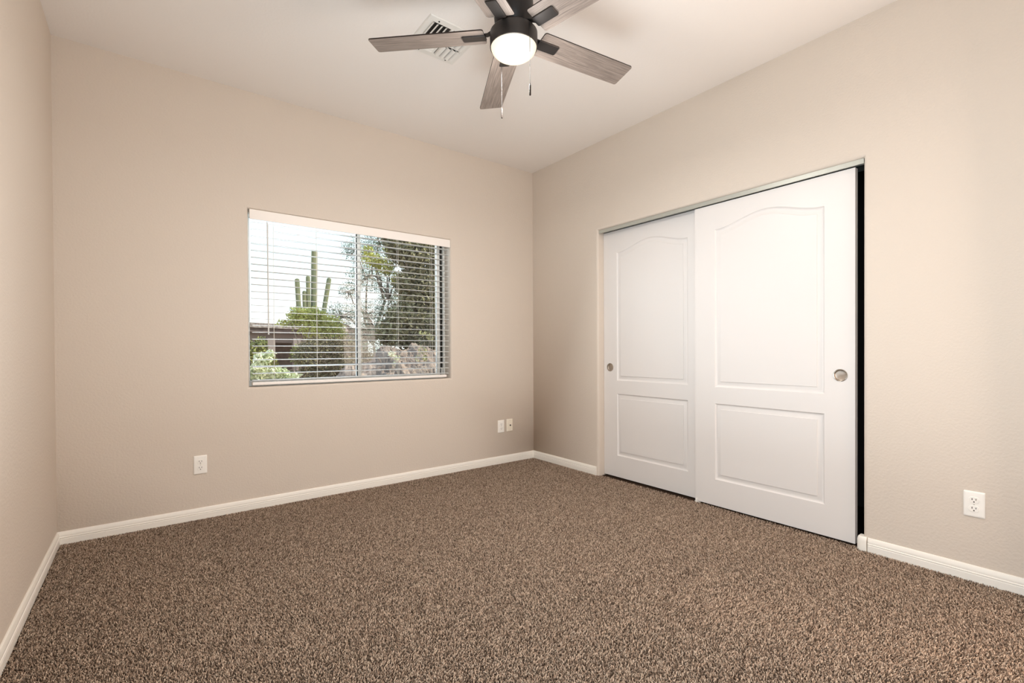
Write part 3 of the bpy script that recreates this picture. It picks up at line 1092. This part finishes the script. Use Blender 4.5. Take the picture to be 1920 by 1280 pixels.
# large dense tree to the right
Y = 6.5
plant('dense_tree', 'large dense dark olive tree filling the right half of the window', 'tree', tuple(at(830, 700, Y)),
      [blob_at(770, 470, Y, 50, 36), blob_at(812, 450, Y, 50, 40), blob_at(850, 520, Y, 60, 50), blob_at(790, 540, Y, 52, 44), blob_at(765, 600, Y, 48, 34), blob_at(830, 610, Y, 60, 44), blob_at(880, 450, Y, 60, 50), blob_at(740, 450, Y, 26, 18), blob_at(740, 625, Y, 36, 26), blob_at(790, 645, Y, 46, 26), blob_at(900, 560, Y, 60, 70)],
      70000, 0.055, L_dark, M_bark, 12, 0.14, 120, None, 2.6, fork=tuple(at(825, 640, Y)))
Y = 7.5
plant('yellow_tree', 'small yellow-green leafed tree between the feathery tree and the dense tree', 'tree', tuple(at(720, 690, Y)),
      [blob_at(700, 487, Y, 24, 15), blob_at(722, 500, Y, 20, 18), blob_at(735, 470, Y, 16, 16), blob_at(690, 470, Y, 14, 10), blob_at(745, 525, Y, 14, 18)],
      2600, 0.034, L_yel, M_bark, 13, 0.05, 20, None, 2.4, fork=tuple(at(728, 560, Y)))
Y = 8.0
plant('bush', 'round yellow-green bush below the saguaro', 'bush', tuple(at(590, 705, Y)),
      [blob_at(575, 598, Y, 34, 18), blob_at(560, 590, Y, 20, 16), blob_at(610, 606, Y, 36, 18), blob_at(590, 588, Y, 22, 14), blob_at(545, 606, Y, 26, 9), blob_at(628, 625, Y, 24, 16), blob_at(595, 620, Y, 40, 14)],
      5200, 0.034, L_yel, M_twig, 14, 0.03, 40, None, 2.2, stem_name='stems')
Y = 6.0
plant('bush', 'brown-green twiggy bush with many bare pale stems in the middle below the window mullion', 'bush', tuple(at(610, 722, Y)),
      [blob_at(600, 650, Y, 42, 22), blob_at(640, 655, Y, 36, 26), blob_at(575, 670, Y, 30, 22), blob_at(625, 690, Y, 46, 22), blob_at(585, 700, Y, 36, 14), blob_at(660, 690, Y, 30, 22), blob_at(690, 680, Y, 22, 26)],
      8000, 0.03, L_dry, M_twig, 15, 0.022, 420, None, 2.4, stem_name='stems')
Y = 7.0
plant('bush', 'olive bush at the left edge of the window in front of the brown house', 'bush', tuple(at(483, 715, Y)),
      [blob_at(478, 655, Y, 22, 18), blob_at(490, 645, Y, 12, 16), blob_at(470, 675, Y, 26, 22), blob_at(500, 680, Y, 20, 18), blob_at(560, 665, Y, 16, 20)],
      3000, 0.03, L_oliv, M_twig, 16, 0.025, 20, None, 2.2, stem_name='stems')
Y = 2.6
plant('bush', 'pale silver-green sunlit plant at the lower left corner of the window', 'bush', tuple(at(500, 740, Y)),
      [blob_at(492, 672, Y, 16, 12), blob_at(480, 695, Y, 24, 16), blob_at(515, 700, Y, 26, 14), blob_at(545, 708, Y, 18, 10), blob_at(485, 715, Y, 26, 14), blob_at(520, 720, Y, 28, 12), blob_at(505, 664, Y, 10, 9)],
      1500, 0.036, L_sil, M_twig, 17, 0.012, 24, None, 3.4, stem_name='stems')

# rough bank of rock and earth at the lower right
M_rock = mat('brown rock', (168, 146, 128), 0.95, bump=(9, 0.8), var=(4, (124, 106, 94), 0.9), dist=0.05)
rng = np.random.default_rng(31)
bmx = bmesh.new()
xa, xb = at(655, 700, 4.6).x, at(960, 700, 4.6).x
nx, nz = 150, 40
grid = []
for i in range(nx + 1):
    row = []
    for k in range(nz + 1):
        s = k / nz
        x = xa + (xb - xa) * i / nx
        top = 1.16 * min(1.0, 0.55 + i / nx * 1.6) + 0.05 * math.sin(i * 0.21)
        row.append(bmx.verts.new((x + rng.normal(0, 0.012), 3.7 + s * 1.6 + rng.normal(0, 0.016), GZ - 0.05 + (s ** 0.8) * (top - GZ) + 0.05 * math.sin(i * .31 + k * .7) * math.sin(k * .45 - i * .12) + rng.normal(0, 0.012))))
    grid.append(row)
for i in range(nx):
    for k in range(nz):
        bmx.faces.new((grid[i][k], grid[i + 1][k], grid[i + 1][k + 1], grid[i][k + 1]))
me = bpy.data.meshes.new('earth_bank')
bmx.to_mesh(me)
bmx.free()
struct(link('earth_bank', me, M_rock, None, 'all'), 'rough brown earth and rock bank outside the lower right of the window', 'bank')
# sparse sunlit leafy stems in front of the bank
L_pale = leaf_mat('pale sunlit leaves', (206, 200, 160), (168, 164, 116))
Y = 2.2
plant('sapling', 'leafy pale green stem in front of the bank below the middle of the right pane', 'plant', tuple(at(738, 735, Y)),
      [blob_at(734, 663, Y, 8, 7), blob_at(744, 670, Y, 7, 7), blob_at(739, 682, Y, 6, 5)], 70, 0.020, L_sil, M_twig, 18, 0.006, 4, 'thin sunlit stems in front of the bank', 2.2, stem_name='stems')
plant('sapling', 'leafy cream coloured stem in front of the bank near the right end of the window', 'plant', tuple(at(790, 735, Y)),
      [blob_at(792, 657, Y, 9, 8), blob_at(783, 670, Y, 5, 12), blob_at(797, 672, Y, 6, 6), blob_at(793, 625, Y, 12, 6), blob_at(806, 633, Y, 9, 7)], 130, 0.021, L_pale, M_twig, 19, 0.006, 6, 'thin sunlit stems in front of the bank', 2.2, stem_name='stems')
